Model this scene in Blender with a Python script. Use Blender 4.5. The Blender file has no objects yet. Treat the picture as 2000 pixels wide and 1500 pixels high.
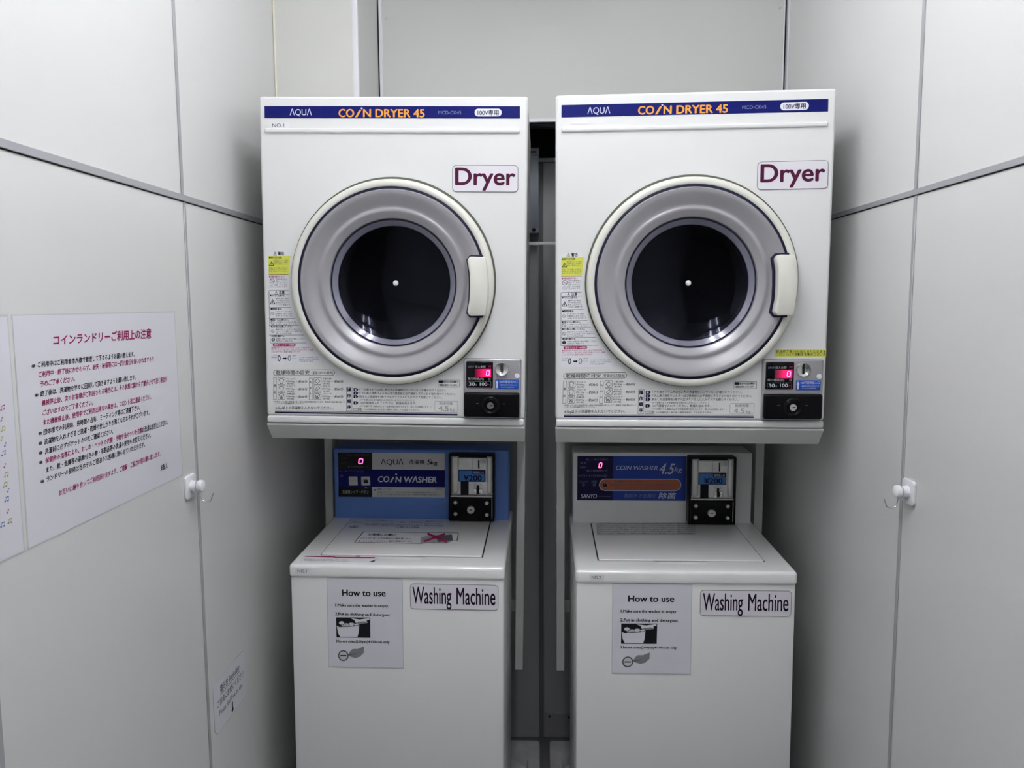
import bpy, bmesh, math, random
import numpy as np
from mathutils import Matrix, Vector, Euler

SC = bpy.context.scene
COL = SC.collection
random.seed(4)

# ------------------------------------------------------------------ camera
CAM_H = 1.55
def make_camera():
    f, pitch, yaw, roll = 1508.616, 0.1020735, 0.0316472, 0.0054772
    cy, sy, cp, sp = math.cos(yaw), math.sin(yaw), math.cos(pitch), math.sin(pitch)
    fw = Vector((-sy * cp, cy * cp, -sp)); r = Vector((cy, sy, 0)); d = fw.cross(r)
    cr, sr = math.cos(roll), math.sin(roll)
    r, d = cr * r + sr * d, -sr * r + cr * d
    c = bpy.data.cameras.new('camera'); c.sensor_width = 36; c.lens = f / 2000 * 36
    c.clip_start = 0.02
    o = bpy.data.objects.new('camera', c); COL.objects.link(o)
    m = Matrix.Identity(4)
    for i in range(3):
        m[i][0], m[i][1], m[i][2] = r[i], -d[i], -fw[i]
    m[2][3] = CAM_H
    o.matrix_world = m
    SC.camera = o
make_camera()

# ------------------------------------------------------------------ world, exposure
w = bpy.data.worlds.new('world'); SC.world = w; w.use_nodes = True
w.node_tree.nodes['Background'].inputs[0].default_value = (0.8, 0.9, 1, 1)
w.node_tree.nodes['Background'].inputs[1].default_value = 0.02
SC.view_settings.view_transform = 'Standard'
SC.view_settings.look = 'None'
SC.view_settings.gamma = 1
SC.view_settings.use_curve_mapping = False
SC.view_settings.exposure = 0.0
TUBE = 52.0                        # radiance of the two fluorescent tubes
LIGHT_Y, LIGHT_LEN, LIGHT_GAP = 0.98, 1.12, 0.10
REAR_Y, REAR_SHARE = -0.50, 0.48    # unseen second fitting, added behind the camera for fill
CEIL = 2.64
XL, XR = -0.70, 0.715              # inner faces of the two side walls

# ------------------------------------------------------------------ materials
MATS = {}
def mat(name, col, rough=0.5, metal=0.0, spec=0.5, var=0.03, scale=6.0, bump=0.0, coat=0.0, emit=None, es=0.0):
    if name in MATS: return MATS[name]
    m = bpy.data.materials.new(name); m.use_nodes = True
    nt = m.node_tree; b = nt.nodes['Principled BSDF']
    b.inputs['Roughness'].default_value = rough
    b.inputs['Metallic'].default_value = metal
    b.inputs['Specular IOR Level'].default_value = spec
    b.inputs['Coat Weight'].default_value = coat
    b.inputs['Coat Roughness'].default_value = 0.06
    tc = nt.nodes.new('ShaderNodeTexCoord')
    nz = nt.nodes.new('ShaderNodeTexNoise'); nz.inputs['Scale'].default_value = scale; nz.inputs['Detail'].default_value = 3
    nt.links.new(tc.outputs['Object'], nz.inputs['Vector'])
    rp = nt.nodes.new('ShaderNodeValToRGB')
    rp.color_ramp.elements[0].position = 0.3; rp.color_ramp.elements[1].position = 0.7
    rp.color_ramp.elements[0].color = [max(0, c * (1 - var)) for c in col] + [1]
    rp.color_ramp.elements[1].color = [min(1, c * (1 + var)) for c in col] + [1]
    nt.links.new(nz.outputs['Fac'], rp.inputs['Fac'])
    nt.links.new(rp.outputs['Color'], b.inputs['Base Color'])
    if bump:
        n2 = nt.nodes.new('ShaderNodeTexNoise'); n2.inputs['Scale'].default_value = 900; n2.inputs['Detail'].default_value = 2
        nt.links.new(tc.outputs['Object'], n2.inputs['Vector'])
        bp = nt.nodes.new('ShaderNodeBump'); bp.inputs['Strength'].default_value = bump; bp.inputs['Distance'].default_value = 0.0006
        nt.links.new(n2.outputs['Fac'], bp.inputs['Height']); nt.links.new(bp.outputs['Normal'], b.inputs['Normal'])
    if emit:
        b.inputs['Emission Color'].default_value = (*emit, 1)
        b.inputs['Emission Strength'].default_value = es
    MATS[name] = m
    return m

WALL = mat('painted_steel_panel', (0.675, 0.675, 0.668), 0.28, spec=0.35, var=0.012, scale=1.6, bump=0.03)
WALLC = mat('pier_panel', (0.68, 0.68, 0.655), 0.45, var=0.012, scale=2)
WALLB = mat('grey_steel_panel', (0.62, 0.622, 0.607), 0.45, var=0.012, scale=2)
FRONTDK = mat('dark_front_wall', (0.22, 0.22, 0.215), 0.5, var=0.05)  # unseen wall behind the camera, kept dark to hold back fill
JOINT = mat('joint_backing', (0.16, 0.165, 0.18), 0.5)
DKWALL = mat('shaft_panel', (0.44, 0.455, 0.46), 0.5, var=0.03, scale=4)
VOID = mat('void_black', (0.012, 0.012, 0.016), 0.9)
RAIL = mat('anodised_rail', (0.42, 0.42, 0.45), 0.42, metal=0.35, var=0.02, scale=20)
SEAM = mat('seam_strip', (0.36, 0.36, 0.38), 0.5, var=0.02, scale=20)
WTRIM = mat('white_trim', (0.82, 0.82, 0.86), 0.4)
CAULK = mat('cream_caulk', (0.80, 0.77, 0.66), 0.6)
FLOOR = mat('floor_vinyl', (0.17, 0.17, 0.175), 0.5, var=0.12, scale=9)
CEILM = mat('ceiling_board', (0.85, 0.85, 0.85), 0.8)
WHITE = mat('white_enamel', (0.77, 0.775, 0.775), 0.28, spec=0.45, var=0.008, scale=3, bump=0.02)
COVERW = mat('white_plastic_cover', (0.90, 0.90, 0.905), 0.13, spec=0.7, var=0.008, scale=3)
CREAM = mat('cream_plastic', (0.74, 0.73, 0.67), 0.35, var=0.01)
SILVER = mat('silver_paint', (0.34, 0.33, 0.355), 0.27, metal=0.25, var=0.015, scale=8)
RIMG = mat('rim_lavender', (0.17, 0.17, 0.225), 0.07, metal=0.3, coat=0.6)
NAVYG = mat('gasket_navy', (0.012, 0.013, 0.035), 0.45, spec=0.12)
OLIVE = mat('gasket_shadow_olive', (0.10, 0.105, 0.085), 0.6, spec=0.12)
BLACKP = mat('black_plastic', (0.0025, 0.0025, 0.0035), 0.30, var=0.1, spec=0.14)
BLACKG = mat('black_gloss', (0.003, 0.003, 0.005), 0.10, spec=0.2)
CHROME = mat('chrome', (0.72, 0.72, 0.72), 0.22, metal=1.0, var=0.02)
STEEL = mat('brushed_steel', (0.55, 0.55, 0.55), 0.38, metal=0.85, var=0.05, scale=40)
STEELW = mat('pale_steel', (0.74, 0.74, 0.735), 0.45, metal=0.3, var=0.10, scale=30)
STAND = mat('stand_grey_paint', (0.62, 0.635, 0.61), 0.42, var=0.03, scale=14)
BLUEP = mat('blue_panel_paint', (0.10, 0.205, 0.56), 0.42, var=0.02)
DRUM = mat('drum_unlit_black', (0.004, 0.004, 0.007), 0.6, metal=0.0, spec=0.2)  # near-black colour stands in for the unlit steel inside
PANW = mat('pan_white', (0.62, 0.62, 0.65), 0.45, var=0.12, scale=24)
CONDUIT = mat('conduit_grey_blue', (0.26, 0.29, 0.34), 0.45)
PAPER = mat('paper_white', (0.72, 0.715, 0.78), 0.32, var=0.006, coat=0.15)
SIGNW = mat('laminate_white', (0.78, 0.76, 0.82), 0.25, var=0.005, coat=0.3)
LABELW = mat('label_white', (0.79, 0.79, 0.84), 0.5)
EDGE = mat('laminate_shadow_edge', (0.16, 0.13, 0.16), 0.5, spec=0.12)  # dark tone paints the shadow edge around the signs
INK = mat('ink_black', (0.012, 0.012, 0.016), 0.6, spec=0.12)
GINK = mat('ink_grey', (0.10, 0.10, 0.115), 0.6, spec=0.12)
LINK = mat('ink_light_grey', (0.36, 0.37, 0.38), 0.6, spec=0.12)
MAG = mat('ink_magenta', (0.27, 0.01, 0.09), 0.6, spec=0.12)
PLUM = mat('ink_plum', (0.070, 0.008, 0.036), 0.6, spec=0.12)
NAVY = mat('ink_navy', (0.004, 0.007, 0.115), 0.4, spec=0.12)
NAVYD = mat('ink_deep_navy', (0.010, 0.010, 0.05), 0.4, spec=0.12)
ORANGE = mat('ink_orange', (0.80, 0.34, 0.055), 0.5, spec=0.12)
PALE = mat('ink_pale', (0.60, 0.62, 0.72), 0.5, spec=0.12)
PALED = mat('ink_dim_lavender', (0.22, 0.24, 0.38), 0.5, spec=0.12)
YELLOW = mat('ink_yellow', (0.66, 0.68, 0.09), 0.5)
PINKP = mat('ink_pink', (0.42, 0.03, 0.14), 0.5, spec=0.12)
BLUEL = mat('blue_label', (0.020, 0.085, 0.42), 0.35, spec=0.12)
BLUEPR = mat('price_blue', (0.07, 0.19, 0.52), 0.4, spec=0.12)
LGREY = mat('plate_grey', (0.56, 0.56, 0.58), 0.4)
ROYAL = mat('plate_royal_blue', (0.03, 0.065, 0.34), 0.35, spec=0.12)
PILL = mat('pill_brown', (0.40, 0.13, 0.075), 0.45, spec=0.12)
NOTEG = mat('note_olive', (0.36, 0.36, 0.10), 0.6)
NOTEB = mat('note_blue', (0.10, 0.16, 0.44), 0.6)
NOTEM = mat('note_magenta', (0.36, 0.06, 0.22), 0.6)
CLEARL = mat('lid_print_grey', (0.085, 0.09, 0.10), 0.5, spec=0.12)
REDX = mat('red_cross_ink', (0.36, 0.02, 0.10), 0.5, spec=0.12)
HAND = mat('print_mid_grey', (0.22, 0.22, 0.24), 0.6, spec=0.12)
LED = mat('led_red', (0.3, 0.02, 0.08), 0.4, emit=(1.0, 0.06, 0.20), es=6.5)
LEDR = mat('led_pink', (0.3, 0.02, 0.08), 0.4, emit=(1.0, 0.12, 0.42), es=5.0)
BLINK = mat('print_dim', (0.12, 0.13, 0.17), 0.5, spec=0.12)
TUBEM = mat('fluorescent_tube', (0.9, 0.9, 0.9), 0.4, emit=(0.965, 0.975, 0.99), es=TUBE)

TUBER = mat('fill_tube_rear', (0.9, 0.9, 0.9), 0.4, emit=(0.965, 0.975, 0.99), es=TUBE * REAR_SHARE)  # tubes of the added fill fitting

def glow_window():
    m = mat('display_glow', (0.02, 0.001, 0.006), 0.15)
    nt = m.node_tree; b = nt.nodes['Principled BSDF']
    tc = [n for n in nt.nodes if n.type == 'TEX_COORD'][0]
    sx = nt.nodes.new('ShaderNodeSeparateXYZ'); mr = nt.nodes.new('ShaderNodeMapRange')
    mr.inputs['From Min'].default_value = 0.180; mr.inputs['From Max'].default_value = 0.219
    mr.interpolation_type = 'SMOOTHSTEP'
    mr.inputs['To Min'].default_value = 0.03; mr.inputs['To Max'].default_value = 1.3
    nt.links.new(tc.outputs['Object'], sx.inputs[0]); nt.links.new(sx.outputs['X'], mr.inputs['Value'])
    nt.links.new(mr.outputs['Result'], b.inputs['Emission Strength'])
    b.inputs['Emission Color'].default_value = (1.0, 0.015, 0.16, 1)
    return m
GLOW = glow_window()

def glass_material():
    m = bpy.data.materials.new('tinted_door_glass'); m.use_nodes = True
    nt = m.node_tree; nt.nodes.clear()
    out = nt.nodes.new('ShaderNodeOutputMaterial'); mix = nt.nodes.new('ShaderNodeMixShader')
    tr = nt.nodes.new('ShaderNodeBsdfTransparent'); gl = nt.nodes.new('ShaderNodeBsdfGlossy'); fr = nt.nodes.new('ShaderNodeFresnel')
    nz = nt.nodes.new('ShaderNodeTexNoise'); nz.inputs['Scale'].default_value = 12
    rp = nt.nodes.new('ShaderNodeMapRange'); rp.inputs['To Min'].default_value = 0.03; rp.inputs['To Max'].default_value = 0.07
    nt.links.new(nz.outputs['Fac'], rp.inputs['Value']); nt.links.new(rp.outputs['Result'], gl.inputs['Roughness'])
    tr.inputs[0].default_value = (0.22, 0.22, 0.30, 1); gl.inputs['Color'].default_value = (0.34, 0.36, 0.50, 1)
    fr.inputs['IOR'].default_value = 1.45
    nt.links.new(fr.outputs[0], mix.inputs[0]); nt.links.new(tr.outputs[0], mix.inputs[1]); nt.links.new(gl.outputs[0], mix.inputs[2])
    nt.links.new(mix.outputs[0], out.inputs[0])
    return m
GLASS = glass_material()

# ------------------------------------------------------------------ mesh builder
def tag(o, label=None, cat=None, group=None, kind=None):
    if label: o['label'] = label
    if cat: o['category'] = cat
    if group: o['group'] = group
    if kind: o['kind'] = kind
    return o

class MB:
    """collects shapes of one part and links them as one mesh object"""
    def __init__(s):
        s.v, s.f, s.m, s.mats = [], [], [], []
    def mi(s, m):
        if m not in s.mats: s.mats.append(m)
        return s.mats.index(m)
    def add(s, vs, fs, m):
        b = len(s.v); i = s.mi(m)
        s.v += [tuple(v) for v in vs]
        for f in fs:
            s.f.append(tuple(b + k for k in f)); s.m.append(i)
        return s
    def from_bm(s, bm, m):
        bm.verts.index_update()
        s.add([v.co[:] for v in bm.verts], [[v.index for v in f.verts] for f in bm.faces], m); bm.free()
        return s
    def box(s, x0, x1, y0, y1, z0, z1, m, bev=0.0, seg=2):
        bm = bmesh.new(); bmesh.ops.create_cube(bm, size=1)
        for v in bm.verts:
            v.co = ((x0 + x1) / 2 + v.co.x * (x1 - x0), (y0 + y1) / 2 + v.co.y * (y1 - y0), (z0 + z1) / 2 + v.co.z * (z1 - z0))
        if bev: bmesh.ops.bevel(bm, geom=list(bm.edges), offset=bev, segments=seg, affect='EDGES', profile=0.5)
        return s.from_bm(bm, m)
    def prism(s, poly, axis, a, b, m, bev=0.0):
        """polygon in the other two axes, pulled along axis from a to b"""
        def p3(p, t):
            return {'x': (t, p[0], p[1]), 'y': (p[0], t, p[1]), 'z': (p[0], p[1], t)}[axis]
        bm = bmesh.new()
        A = [bm.verts.new(p3(p, a)) for p in poly]; B = [bm.verts.new(p3(p, b)) for p in poly]
        bm.faces.new(A); bm.faces.new(B[::-1]); n = len(poly)
        for i in range(n): bm.faces.new((A[i], B[i], B[(i + 1) % n], A[(i + 1) % n])[::-1])
        bmesh.ops.recalc_face_normals(bm, faces=bm.faces)
        if bev: bmesh.ops.bevel(bm, geom=list(bm.edges), offset=bev, segments=2, affect='EDGES', profile=0.5)
        return s.from_bm(bm, m)
    def lathe(s, prof, cx, cz, m, n=96, cap=False):
        """profile of (radius, protrusion) turned about the local -Y axis through (cx, cz); first point outermost"""
        vs, fs = [], []
        for r, p in prof:
            for k in range(n):
                a = 2 * math.pi * k / n
                vs.append((cx + r * math.cos(a), -p, cz + r * math.sin(a)))
        for j in range(len(prof) - 1):
            for k in range(n):
                a, b = j * n + k, j * n + (k + 1) % n
                fs.append((a, b, b + n, a + n))
        if cap: fs.append(tuple((len(prof) - 1) * n + k for k in range(n)))
        return s.add(vs, fs, m)
    def tube(s, pts, r, m, n=10):
        pts = [Vector(p) for p in pts]; vs, fs = [], []
        up = Vector((0.31, 0.2, 0.93))
        for i, p in enumerate(pts):
            t = (pts[min(i + 1, len(pts) - 1)] - pts[max(i - 1, 0)]).normalized()
            a = t.cross(up).normalized(); b = t.cross(a)
            for k in range(n):
                q = 2 * math.pi * k / n
                vs.append(p + r * (math.cos(q) * a + math.sin(q) * b))
        for i in range(len(pts) - 1):
            for k in range(n):
                j, l = i * n + k, i * n + (k + 1) % n
                fs.append((j, l, l + n, j + n))
        fs.append(tuple(range(n))[::-1]); fs.append(tuple((len(pts) - 1) * n + k for k in range(n)))
        return s.add(vs, fs, m)
    def build(s, name, parent=None, origin=(0, 0, 0), smooth=38):
        me = bpy.data.meshes.new(name)
        o3 = Vector(origin)
        me.from_pydata([Vector(v) - o3 for v in s.v], [], s.f)
        for m in s.mats: me.materials.append(m)
        me.polygons.foreach_set('material_index', s.m)
        me.polygons.foreach_set('use_smooth', [True] * len(me.polygons))
        me.set_sharp_from_angle(angle=math.radians(smooth))
        me.update()
        o = bpy.data.objects.new(name, me); COL.objects.link(o)
        if parent: o.parent = parent
        o.location = o3
        return o

def homography(src, dst):
    A = []
    for (x, y), (u, v) in zip(src, dst):
        A.append([x, y, 1, 0, 0, 0, -u * x, -u * y]); A.append([0, 0, 0, x, y, 1, -v * x, -v * y])
    h = np.linalg.solve(np.array(A, float), np.array([c for p in dst for c in p], float))
    H = np.append(h, 1).reshape(3, 3)
    def f(x, y):
        q = H @ (x, y, 1.0); return (q[0] / q[2], q[1] / q[2])
    return f
def scale_map(x0, y0, x1, y1, u0, v0, u1, v1):
    return lambda x, y: (u0 + (x - x0) / (x1 - x0) * (u1 - u0), v0 + (y - y0) / (y1 - y0) * (v1 - v0))

_GLYPHS = {}
def glyphs(text):
    k = text
    if k not in _GLYPHS:
        c = bpy.data.curves.new('lettering', 'FONT'); c.body = text; c.size = 1; c.resolution_u = 6 if len(text) < 12 else 2 if len(text) < 18 else 1
        o = bpy.data.objects.new('lettering', c); COL.objects.link(o)
        m = o.to_mesh()
        _GLYPHS[k] = ([(v.co.x, v.co.y) for v in m.vertices], [tuple(p.vertices) for p in m.polygons])
        o.to_mesh_clear(); bpy.data.objects.remove(o); bpy.data.curves.remove(c)
    return _GLYPHS[k]

class Print:
    """flat printing and thin stickers on a plane; drawn in sheet coordinates that `mp` turns into plane coordinates"""
    def __init__(s, mb, mp, place):
        s.mb, s.mp, s.place = mb, mp, place
    def _emit(s, uv, faces, m, off):
        out = []
        for f in faces:
            a = sum(uv[f[i]][0] * uv[f[(i + 1) % len(f)]][1] - uv[f[(i + 1) % len(f)]][0] * uv[f[i]][1] for i in range(len(f)))
            out.append(f if a > 0 else f[::-1])
        s.mb.add([s.place(u, v, off) for u, v in uv], out, m)
    def poly(s, pts, m, off=0.0004, thick=0.0):
        uv = [s.mp(*p) for p in pts]
        s._emit(uv, [tuple(range(len(uv)))], m, off + thick)
        if thick:
            n = len(uv); vs = [s.place(u, v, 0) for u, v in uv] + [s.place(u, v, off + thick) for u, v in uv]
            a = sum(uv[i][0] * uv[(i + 1) % n][1] - uv[(i + 1) % n][0] * uv[i][1] for i in range(n))
            fs = [(i, (i + 1) % n, n + (i + 1) % n, n + i) for i in range(n)]
            s.mb.add(vs, fs if a > 0 else [f[::-1] for f in fs], m)
    def rr(s, x0, y0, x1, y1, r=0.0, n=5):
        if r <= 0: return [(x0, y0), (x1, y0), (x1, y1), (x0, y1)]
        out = []
        for cx, cy, a0 in ((x1 - r, y0 + r, -90), (x1 - r, y1 - r, 0), (x0 + r, y1 - r, 90), (x0 + r, y0 + r, 180)):
            for k in range(n + 1):
                a = math.radians(a0 + 90 * k / n); out.append((cx + r * math.cos(a), cy + r * math.sin(a)))
        return out
    def rect(s, x0, y0, x1, y1, m, off=0.0004, r=0.0, thick=0.0):
        s.poly(s.rr(x0, y0, x1, y1, r), m, off, thick)
    def loop(s, A, B, m, off=0.0005):
        n = len(A); uv = [s.mp(*p) for p in A] + [s.mp(*p) for p in B]
        s._emit(uv, [(i, (i + 1) % n, n + (i + 1) % n, n + i) for i in range(n)], m, off)
    def frame(s, x0, y0, x1, y1, w, m, off=0.0005, r=0.0):
        s.loop(s.rr(x0, y0, x1, y1, r), s.rr(x0 + w, y0 + w, x1 - w, y1 - w, max(0, r - w) if r else 0) if not (r and r <= w) else s.rr(x0 + w, y0 + w, x1 - w, y1 - w, 0.01), m, off)
    def disc(s, cx, cy, r, m, off=0.0005, ry=None, n=28):
        ry = ry or r
        s.poly([(cx + r * math.cos(2 * math.pi * k / n), cy + ry * math.sin(2 * math.pi * k / n)) for k in range(n)], m, off)
    def ring(s, cx, cy, r, w, m, off=0.0005, n=28, ry=None):
        ry = ry or r
        A = [(cx + r * math.cos(2 * math.pi * k / n), cy + ry * math.sin(2 * math.pi * k / n)) for k in range(n)]
        B = [(cx + (r - w) * math.cos(2 * math.pi * k / n), cy + (ry - w) * math.sin(2 * math.pi * k / n)) for k in range(n)]
        s.loop(A, B, m, off)
    def line(s, x0, y0, x1, y1, w, m, off=0.0005):
        dx, dy = x1 - x0, y1 - y0; L = math.hypot(dx, dy); nx, ny = -dy / L * w / 2, dx / L * w / 2
        s.poly([(x0 + nx, y0 + ny), (x1 + nx, y1 + ny), (x1 - nx, y1 - ny), (x0 - nx, y0 - ny)], m, off)
    def text(s, t, x0, y0, x1, y1, h, m, bold=0.0, off=0.0006, slant=0.0):
        """baseline from (x0, y0) to (x1, y1), letters h high"""
        vs, fs = glyphs(t)
        if not vs: return
        lo, hi = min(v[0] for v in vs), max(v[0] for v in vs)
        cjk = any(ord(c) > 0x2E00 for c in t)
        A = np.array(s.mp(x0, y0)); B = np.array(s.mp(x1, y1)); U = np.array(s.mp(x0, y0 - h)); V = np.array(s.mp(x1, y1 - h))
        for n, (bx, by) in enumerate([(-bold, 0), (bold, 0), (0, bold * .7), (0, -bold * .7)] if bold else [(0, 0)]):
          uv = []
          for x, y in vs:
              a = (x + bx - lo) / (hi - lo); b = (y + by + 0.08) / 0.92 if cjk else (y + by) / 0.72
              p = A * (1 - a) + B * a; q = U * (1 - a) + V * a
              p2 = p + (q - p) * b + (B - A) / np.linalg.norm(B - A) * slant * b * np.linalg.norm(q - p)
              uv.append((p2[0], p2[1]))
          s._emit(uv, fs, m, off + n * 0.00002)

def front(x0=0.0, y0=0.0, z0=0.0):
    return lambda u, v, off: (x0 + u, y0 - off, z0 + v)
def topside(slope=0.0):
    return lambda u, v, off: (u, v, off + v * slope)

def pose(p):
    x, y, z, yaw, roll, tilt = p
    return Matrix.Translation((x, y, z)) @ Euler((tilt, roll, yaw), 'XYZ').to_matrix().to_4x4()
def empty(name, p, label, cat, group=None):
    o = bpy.data.objects.new(name, None); COL.objects.link(o)
    o.empty_display_size = 0.05
    o.location = p[:3]; o.rotation_euler = (p[5], p[4], p[3])
    return tag(o, label, cat, group)
def stick(mb, name, p, origin, label, cat, group=None):
    """a loose sheet or plate built in the frame of the machine or wall it is stuck to"""
    o = mb.build(name, None, origin)
    o.location = pose(p) @ Vector(origin); o.rotation_euler = (p[5], p[4], p[3])
    return tag(o, label, cat, group)
def copy_tree(o, parent=None):
    c = o.copy(); COL.objects.link(c)
    if parent: c.parent = parent
    for ch in list(o.children): copy_tree(ch, c)
    return c

# machine poses: x, y, z, yaw, roll, tilt
D1 = (-.3275, 1.7618, 1.2751, -.0046, .0145, .0075)
D2 = (.3434, 1.7441, 1.2704, -.0418, .0002, .0095)
W1 = (-.3402, 1.8084, .9232, -.0088, .0081, 0)
W2 = (.3558, 1.8028, .9158, -.0121, -.0014, 0)
O0 = (0, 0, 0, 0, 0, 0)

# ------------------------------------------------------------------ room shell
def struct(mb, name):
    return tag(mb.build(name), kind='structure')
YF = -1.15                                     # wall behind the camera
struct(MB().box(XL - .1, XR + .1, YF - .1, 3.0, -.08, 0, FLOOR), 'floor')
struct(MB().box(XL - .1, XR + .1, YF - .1, 3.0, CEIL, CEIL + .06, CEILM), 'ceiling')
struct(MB().box(XL - .1, XL, YF, 3.0, 0, CEIL, WALL), 'wall_left')
struct(MB().box(XR, XR + .1, YF, 3.0, 0, CEIL, WALL), 'wall_right')
struct(MB().box(XL - .1, XR + .1, YF - .1, YF, 0, CEIL, FRONTDK), 'wall_front')
# shaft wall behind the machines with its recessed joint, open above
b = MB()
b.box(XL, .0085, 2.64, 2.66, 0, 2.021, DKWALL, .001, 1).box(.0245, XR, 2.64, 2.66, 0, 2.021, DKWALL, .001, 1)
b.box(.0085, .0245, 2.648, 2.662, 0, 2.021, JOINT)
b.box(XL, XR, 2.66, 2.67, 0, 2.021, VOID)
struct(b, 'wall_rear')
struct(MB().box(XL, XR, 2.98, 3.0, 0, CEIL, VOID), 'wall_blackout')  # black wall added behind the void to keep light out
struct(MB().box(XL, XR, 2.625, 2.67, 2.021, 2.034, RAIL, .001, 1), 'trim_1')
# upper bulkhead over the dryers
b = MB()
b.box(-.443, .708, 2.317, 2.335, 2.078, CEIL, WALLB)
for x, z in ((-.430, 2.376), (.6944, 2.387)):
    b.lathe([(.0045, 0), (.004, .0012), (.0022, .0016), (.002, .0004)], x, z, STEEL, 14)
for i in range(len(b.v)):
    x, y, z = b.v[i]
    if y < 1: b.v[i] = (x, 2.317 + y, z)
struct(b, 'wall_back')
struct(MB().box(-.443, .708, 2.309, 2.338, 2.078, 2.0875, WTRIM, .001, 1), 'trim_2')
struct(MB().box(-.4525, -.443, 2.308, 2.338, 2.078, CEIL, WTRIM, .0015, 1), 'trim_3')
struct(MB().box(.706, .7085, 2.311, 2.338, 2.078, CEIL, WTRIM).box(.7085, XR, 2.322, 2.338, 2.078, CEIL, NAVYG), 'trim_4')
# boxed pier on the left with white corner bead
b = MB()
b.box(XL, -.489, 2.130, 2.31, 2.07, CEIL, WALLC)
b.prism([(-.489, 2.140), (-.474, 2.140), (-.470, 2.20), (-.4565, 2.312), (-.489, 2.312)], 'z', 2.07, CEIL, WALLB)
struct(b, 'wall_pier')
struct(MB().box(-.4895, -.4735, 2.1285, 2.141, 2.07, CEIL, WTRIM, .002, 2), 'trim_5')
struct(MB().box(-.4565, -.4525, 2.314, 2.338, 2.07, CEIL, VOID), 'trim_6')
struct(MB().box(XL, -.694, 2.122, 2.131, 2.07, CEIL, CAULK, .003, 2), 'trim_7')
# black panel shutting light out between bulkhead and ceiling void
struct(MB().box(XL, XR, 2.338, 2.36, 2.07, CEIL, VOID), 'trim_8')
# horizontal rails and vertical joint strips on the two side walls
def wall_trim(side, z0, z1, ys, name):
    sgn = 1 if side == 'l' else -1; X = XL if side == 'l' else XR
    def bx(t, y0, y1, za, zb, m, bev=0.0008):
        if y0 == .930: t, bev = .00012, 0
        b = MB(); xa, xb = sorted((X, X + sgn * t)); return b.box(xa, xb, y0, y1, za, zb, m, bev, 1)
    n = name
    struct(bx(.0035, YF, 2.64, z0 + .0015, z1, RAIL), 'trim_%d' % n)
    struct(bx(.0012, YF, 2.64, z0, z0 + .0015, INK, 0), 'trim_%d' % (n + 1))  # black strip stands in for the shadow beneath the rail
    for k, (ya, wd, za, zb) in enumerate(ys):
        struct(bx(.0022, ya, ya + wd, za, zb, SEAM), 'trim_%d' % (n + 2 + k))
wall_trim('l', 1.7565, 1.7705, [(1.532, .011, 1.7705, CEIL), (1.539, .0095, 0, 1.7565), (.930, .009, 0, 1.7565)], 9)
wall_trim('r', 1.7500, 1.7625, [(1.500, .011, 1.7625, CEIL), (1.4995, .0105, 0, 1.7500)], 15)
struct(MB().box(XR - .0022, XR, 2.287, 2.3, 2.07, CEIL, WTRIM, .0008, 1), 'trim_20')

# ------------------------------------------------------------------ ceiling light
def light(y, tm, label):
    r = empty('ceiling_light', (0, y, CEIL, 0, 0, 0), label, 'light', 'corridor ceiling lights')
    h = LIGHT_LEN / 2
    MB().prism([(-.16, 0), (.16, 0), (.15, -.012), (.06, -.030), (-.06, -.030), (-.15, -.012)], 'y', -h - .03, h + .03, WTRIM).build('housing', r)
    for s in (-1, 1):
        MB().tube([(s * LIGHT_GAP, y, -.052) for y in (-h + .012, h - .012)], .0135, tm, 20).build('tube', r)
        for e in (-1, 1):
            c = MB().tube([(s * LIGHT_GAP, e * (h - .013), -.052), (s * LIGHT_GAP, e * (h + .003), -.052)], .0145, CHROME, 16)
            c.box(s * LIGHT_GAP - .012, s * LIGHT_GAP + .012, *sorted((e * (h + .002), e * (h + .016))), -.068, 0, WTRIM)
            c.build('tube_socket', r)
light(LIGHT_Y, TUBEM, 'white twin tube fluorescent fitting on the ceiling nearest the dryers')
light(REAR_Y, TUBER, 'white twin tube fill light added on the ceiling farther from the dryers')  # unseen fitting added to lift the lower half of the scene

# ------------------------------------------------------------------ coin dryer
DOOR = (-.0010, .3255)
FACE = homography([(503.4, 187.4), (1031.8, 188), (1024, 834), (523, 825)], [(-.3, .736), (.3, .736), (.3, 0), (-.3, 0)])
def face_rect(x0, y0, x1, y1):
    a, c = FACE(x0, y0), FACE(x1, y1)
    return a[0], c[0], c[1], a[1]

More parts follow.
